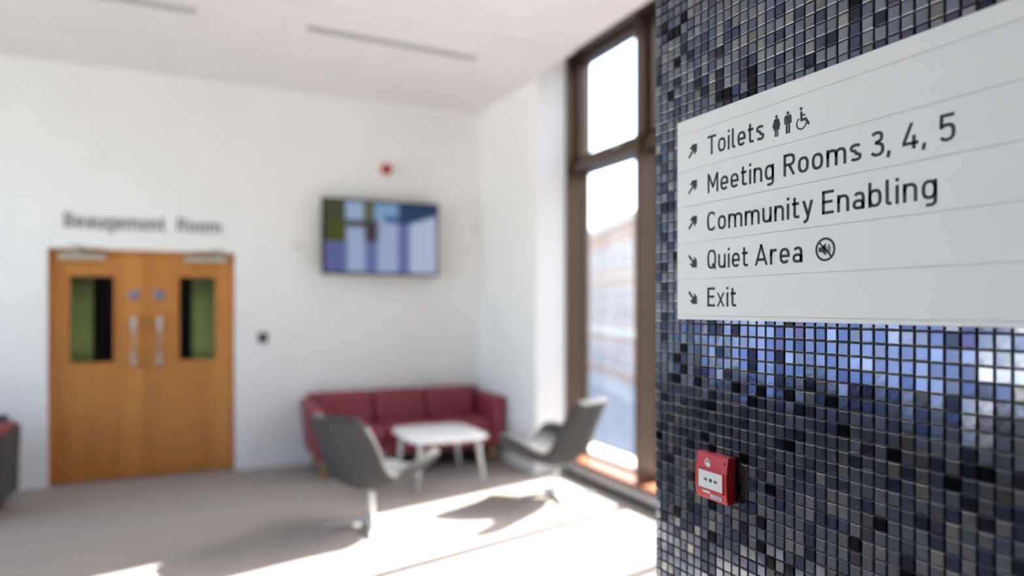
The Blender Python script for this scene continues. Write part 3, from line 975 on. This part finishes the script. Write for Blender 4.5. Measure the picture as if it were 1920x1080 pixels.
# ------------------------------------------------------------------ television
tv = empty('television', (1.760, YB, 2.236), label='black wall mounted television above the red sofa, blue window reflections painted on its screen', cat='television')
TW, TH_ = 0.596, 0.374
box('cabinet', (-TW, -0.175, -TH_), (TW, -0.125, TH_), M['black'], tv, 0.008, 2)
box('bracket', (-0.20, -0.13, -0.15), (0.20, -0.001, 0.15), M['black'], tv, 0.005, 1)
def sstep(a, b, x):
    t = min(1, max(0, (x - a) / (b - a)))
    return t * t * (3 - 2 * t)
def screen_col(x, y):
    """x,y 0..1 from the top left; the painted window reflection is a row of pale blue bays between violet posts"""
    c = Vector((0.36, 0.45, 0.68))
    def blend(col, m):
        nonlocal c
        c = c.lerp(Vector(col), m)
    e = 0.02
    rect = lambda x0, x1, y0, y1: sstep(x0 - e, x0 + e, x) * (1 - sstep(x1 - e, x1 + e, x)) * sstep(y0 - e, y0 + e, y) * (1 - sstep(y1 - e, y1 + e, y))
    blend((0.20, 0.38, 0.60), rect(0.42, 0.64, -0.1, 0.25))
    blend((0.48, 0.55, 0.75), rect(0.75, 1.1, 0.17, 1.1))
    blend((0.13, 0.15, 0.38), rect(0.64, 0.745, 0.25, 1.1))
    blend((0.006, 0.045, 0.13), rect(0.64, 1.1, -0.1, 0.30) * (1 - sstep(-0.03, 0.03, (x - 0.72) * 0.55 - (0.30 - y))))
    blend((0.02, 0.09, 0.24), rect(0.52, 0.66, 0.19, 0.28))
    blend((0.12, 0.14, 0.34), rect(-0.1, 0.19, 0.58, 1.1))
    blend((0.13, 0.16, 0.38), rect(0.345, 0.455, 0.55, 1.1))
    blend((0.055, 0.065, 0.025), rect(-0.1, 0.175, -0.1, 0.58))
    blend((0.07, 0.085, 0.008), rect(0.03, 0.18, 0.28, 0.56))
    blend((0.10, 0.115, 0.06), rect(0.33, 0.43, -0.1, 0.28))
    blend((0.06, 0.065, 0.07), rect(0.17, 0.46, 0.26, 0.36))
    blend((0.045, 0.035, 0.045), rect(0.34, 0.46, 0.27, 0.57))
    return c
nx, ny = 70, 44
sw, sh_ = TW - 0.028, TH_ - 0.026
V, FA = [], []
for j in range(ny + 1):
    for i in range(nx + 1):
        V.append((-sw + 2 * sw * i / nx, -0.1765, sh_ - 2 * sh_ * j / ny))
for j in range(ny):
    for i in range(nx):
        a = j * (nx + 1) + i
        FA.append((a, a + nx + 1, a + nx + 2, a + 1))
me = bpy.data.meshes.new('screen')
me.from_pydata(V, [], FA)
ca = me.color_attributes.new('painted_reflection', 'FLOAT_COLOR', 'POINT')
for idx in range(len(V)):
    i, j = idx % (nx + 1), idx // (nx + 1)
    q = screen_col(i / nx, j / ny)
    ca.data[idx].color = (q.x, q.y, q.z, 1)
ms = bpy.data.materials.new('tv_painted_reflection')
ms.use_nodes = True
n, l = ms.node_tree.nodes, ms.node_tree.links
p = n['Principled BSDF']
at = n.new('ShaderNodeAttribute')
at.attribute_name = 'painted_reflection'
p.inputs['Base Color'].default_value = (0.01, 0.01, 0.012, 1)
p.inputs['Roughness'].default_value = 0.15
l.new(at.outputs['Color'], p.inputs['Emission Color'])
p.inputs['Emission Strength'].default_value = 0.74  # glowing colours stand in for windows reflected in the dark screen
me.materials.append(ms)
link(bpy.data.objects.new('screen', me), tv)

# ------------------------------------------------------------------ small things on the wall and the ceiling
al = empty('fire_alarm_sounder', (1.833, YB, 2.955), label='small red fire alarm sounder on the wall above the television', cat='alarm')
lathe('base', [(0.058, 0), (0.058, 0.02), (0.054, 0.026)], M['cream'], al, 28, None, R(90))
lathe('sounder', [(0.052, 0.026), (0.055, 0.05), (0.048, 0.075), (0.022, 0.088), (0.004, 0.09)], M['alarm'], al, 28, None, R(90))
bt = empty('door_button', (0.640, YB, 1.247), label='small dark push button plate on the wall right of the doors', cat='button')
box('plate', (-0.043, -0.012, -0.048), (0.043, 0, 0.048), M['black'], bt, 0.004, 2)
lathe('push_button', [(0.014, 0.012), (0.014, 0.016), (0.003, 0.018)], M['steel'], bt, 20, None, R(90))
for x, z, lab in ((0.94, 2.14, 'small cream wall sensor left of the television'), (2.815, 2.41, 'small cream wall sensor in the corner right of the television')):
    sn = empty('wall_sensor', (x, YB, z), label=lab, cat='sensor', group='cream wall sensors')
    box('housing', (-0.024, -0.030, -0.036), (0.024, 0, 0.036), M['cream'], sn, 0.008, 3, True)
    lathe('lens', [(0.013, 0.030), (0.012, 0.035), (0.002, 0.038)], M['white'], sn, 16, (0, 0, -0.008), R(90))

# lettering above the doors
wt = empty('room_lettering', (0, YB, 0), label='grey lettering naming the room above the wooden double doors', cat='lettering')
text_line('Beaugemont', -0.975, -0.200, 2.232, 0.125, -0.006, M['walltext'], wt)
text_line('Room', -0.098, 0.268, 2.232, 0.125, -0.006, M['walltext'], wt)
for o in wt.children:      # cut letters stand a few millimetres deep
    o.scale = (1, 1, 1)
    sdm = o.modifiers.new('depth', 'SOLIDIFY')
    sdm.thickness = 0.0054
    sdm.offset = 0

# linear slot diffusers in the ceiling
for x0, x1, lab in ((0.80, 2.20, 'long grey slot air diffuser in the ceiling nearer the window'),
                    (-1.35, 0.05, 'long grey slot air diffuser in the ceiling, cut by the top edge')):
    sd = empty('slot_diffuser', ((x0 + x1) / 2, 5.42, CEIL), R(3) if x0 > 0 else 0, label=lab, cat='diffuser', group='slot diffusers in the ceiling')
    h = (x1 - x0) / 2
    bm = bmesh.new()
    for a, b in (((-h, -0.05, -0.008), (h, -0.038, 0)), ((-h, 0.038, -0.008), (h, 0.05, 0)), ((-h, -0.038, -0.008), (-h + 0.012, 0.038, 0)), ((h - 0.012, -0.038, -0.008), (h, 0.038, 0))):
        bm_box(bm, a, b)
    finish('frame', bm, M['slot'], sd)
    box('slot', (-h + 0.012, -0.038, -0.004), (h - 0.012, 0.038, -0.001), M['slotdark'], sd)
    for y in (-0.014, 0.014):
        box('blade', (-h + 0.012, y - 0.005, -0.007), (h - 0.012, y + 0.005, -0.003), M['slot'], sd)
dt = empty('ceiling_detector', (0.62, 5.37, CEIL), label='small pale detector disc in the ceiling between the two slot diffusers', cat='detector')
lathe('base', [(0.032, 0), (0.032, -0.010), (0.027, -0.016)], M['cream'], dt, 24)
lathe('lens', [(0.018, -0.016), (0.015, -0.026), (0.003, -0.030)], M['cream'], dt, 24)

# ------------------------------------------------------------------ outside: the street and the building across it
ST_Z = -4.5
tag(box('ground', (-260, -260, ST_Z - 0.3), (260, 260, ST_Z), M['asphalt']), kind='structure')
FD = R(18.4)
bld = empty('brick_building', (15.0 * math.cos(FD), -15.0 * math.sin(FD), ST_Z), R(90) - FD,
            label='buff brick building with rows of tall windows across the street', cat='building')
# local x runs along the street front, local -y is towards... the street side is local +y
L0, L1, HB = 12.0, 110.0, 13.0
box('upper_wall', (L0, -9.0, 4.2), (L1, 0.0, HB), M['brick'], bld)
box('ground_floor_wall', (L0, -9.0, 0.0), (L1, 0.02, 4.0), M['redbrick'], bld)
box('string_course', (L0 - 0.1, -9.0, 3.62), (L1 + 0.1, 0.22, 4.2), M['stone'], bld, 0.05, 1)
box('cornice', (L0 - 0.2, -9.0, HB - 0.45), (L1 + 0.2, 0.40, HB), M['stone'], bld, 0.06, 1)
box('sill_course', (L0 - 0.1, -9.0, 8.35), (L1 + 0.1, 0.10, 8.6), M['stone'], bld, 0.03, 1)
bm = bmesh.new()
q = [bm.verts.new(p_) for p_ in ((L0 - 0.2, 0.4, HB), (L1 + 0.2, 0.4, HB), (L1 + 0.2, -9, HB), (L0 - 0.2, -9, HB), (L0 + 2, -4.3, HB + 2.4), (L1 - 2, -4.3, HB + 2.4))]
for f in ((0, 1, 5, 4), (1, 2, 5), (2, 3, 4, 5), (3, 0, 4), (3, 2, 1, 0)):
    bm.faces.new([q[i] for i in f])
finish('roof', bm, M['slate'], bld)
def win_mesh(w, h):
    bm = bmesh.new()
    plate(bm, (-w / 2, 0, w / 2, h), (-w / 2 + 0.14, 0.14, w / 2 - 0.14, h - 0.14), -0.02, 0.10)
    bm_box(bm, (-0.05, -0.02, 0.14), (0.05, 0.07, h - 0.14))
    bm_box(bm, (-w / 2 + 0.14, -0.02, h * 0.55), (-0.05, 0.07, h * 0.55 + 0.09))
    bm_box(bm, (0.05, -0.02, h * 0.55), (w / 2 - 0.14, 0.07, h * 0.55 + 0.09))
    f = finish('window', bm, M['sash'])
    g = box('pane', (-w / 2 + 0.14, 0.0, 0.14), (w / 2 - 0.14, 0.03, h - 0.14), M['pane'])
    g.parent = f
    return f
for zz, w, h in ((9.1, 1.7, 1.95), (4.55, 1.8, 3.1), (0.9, 2.0, 2.2)):
    first = None
    for k in range(24):
        x = 20.0 + 3.2 * k
        if first is None:
            f = first = win_mesh(w, h)
        else:
            f = copy_tree(first)
        f.parent = bld
        f.location = (x, 0.0 if zz > 4 else 0.02, zz)
# unseen block added outside to keep sky light off the window reveal
bm = bmesh.new()
bm_box(bm, (XG + 0.2, -7.0, ST_Z), (13.0, 0.6, 6.5))
tag(finish('wall_light_blocker', bm, M['cladding']), kind='structure')
pv = box('pavement', (L0, 0.0, 0), (L1, 2.6, 0.14), M['kerb'], None, 0, 2, False, (15.0 * math.cos(FD), -15.0 * math.sin(FD), ST_Z), R(90) - FD)
tag(pv, kind='structure')

# left of the room, beyond its windows: unseen buildings added for the mosaic to mirror
M['bluecl'] = mat('blue_cladding', (0.115, 0.160, 0.330), 0.6, noise=0.1, scale=0.6)
M['whiterender'] = mat('white_render', (0.62, 0.60, 0.60), 0.85, noise=0.05, scale=0.6)
for nm, y0, y1, mm, lab in (('added_blue_building', 13.6, 60.0, 'bluecl', 'made-up blue clad building outside the left windows, added for the tiles to mirror'),
                            ('added_white_building', -30.0, 13.2, 'whiterender', 'made-up white rendered building outside the left windows, added for the tiles to mirror')):
    o = empty(nm, (-20.0, 0, ST_Z), label=lab, cat='building')
    box('wall', (-9, y0, 0), (0, y1, 6.2), M[mm], o)
    box('parapet', (-9, y0 - 0.1, 6.2), (0.12, y1 + 0.1, 6.5), M['stone'], o)
    y = y0 + 1.6
    first = None
    while y < y1 - 1.5:
        f = win_mesh(1.4, 1.7) if first is None else copy_tree(first)
        first = first or f
        f.parent = o
        f.location = (0, y, 1.2)
        f.rotation_euler = (0, 0, -math.pi / 2)
        y += 3.4
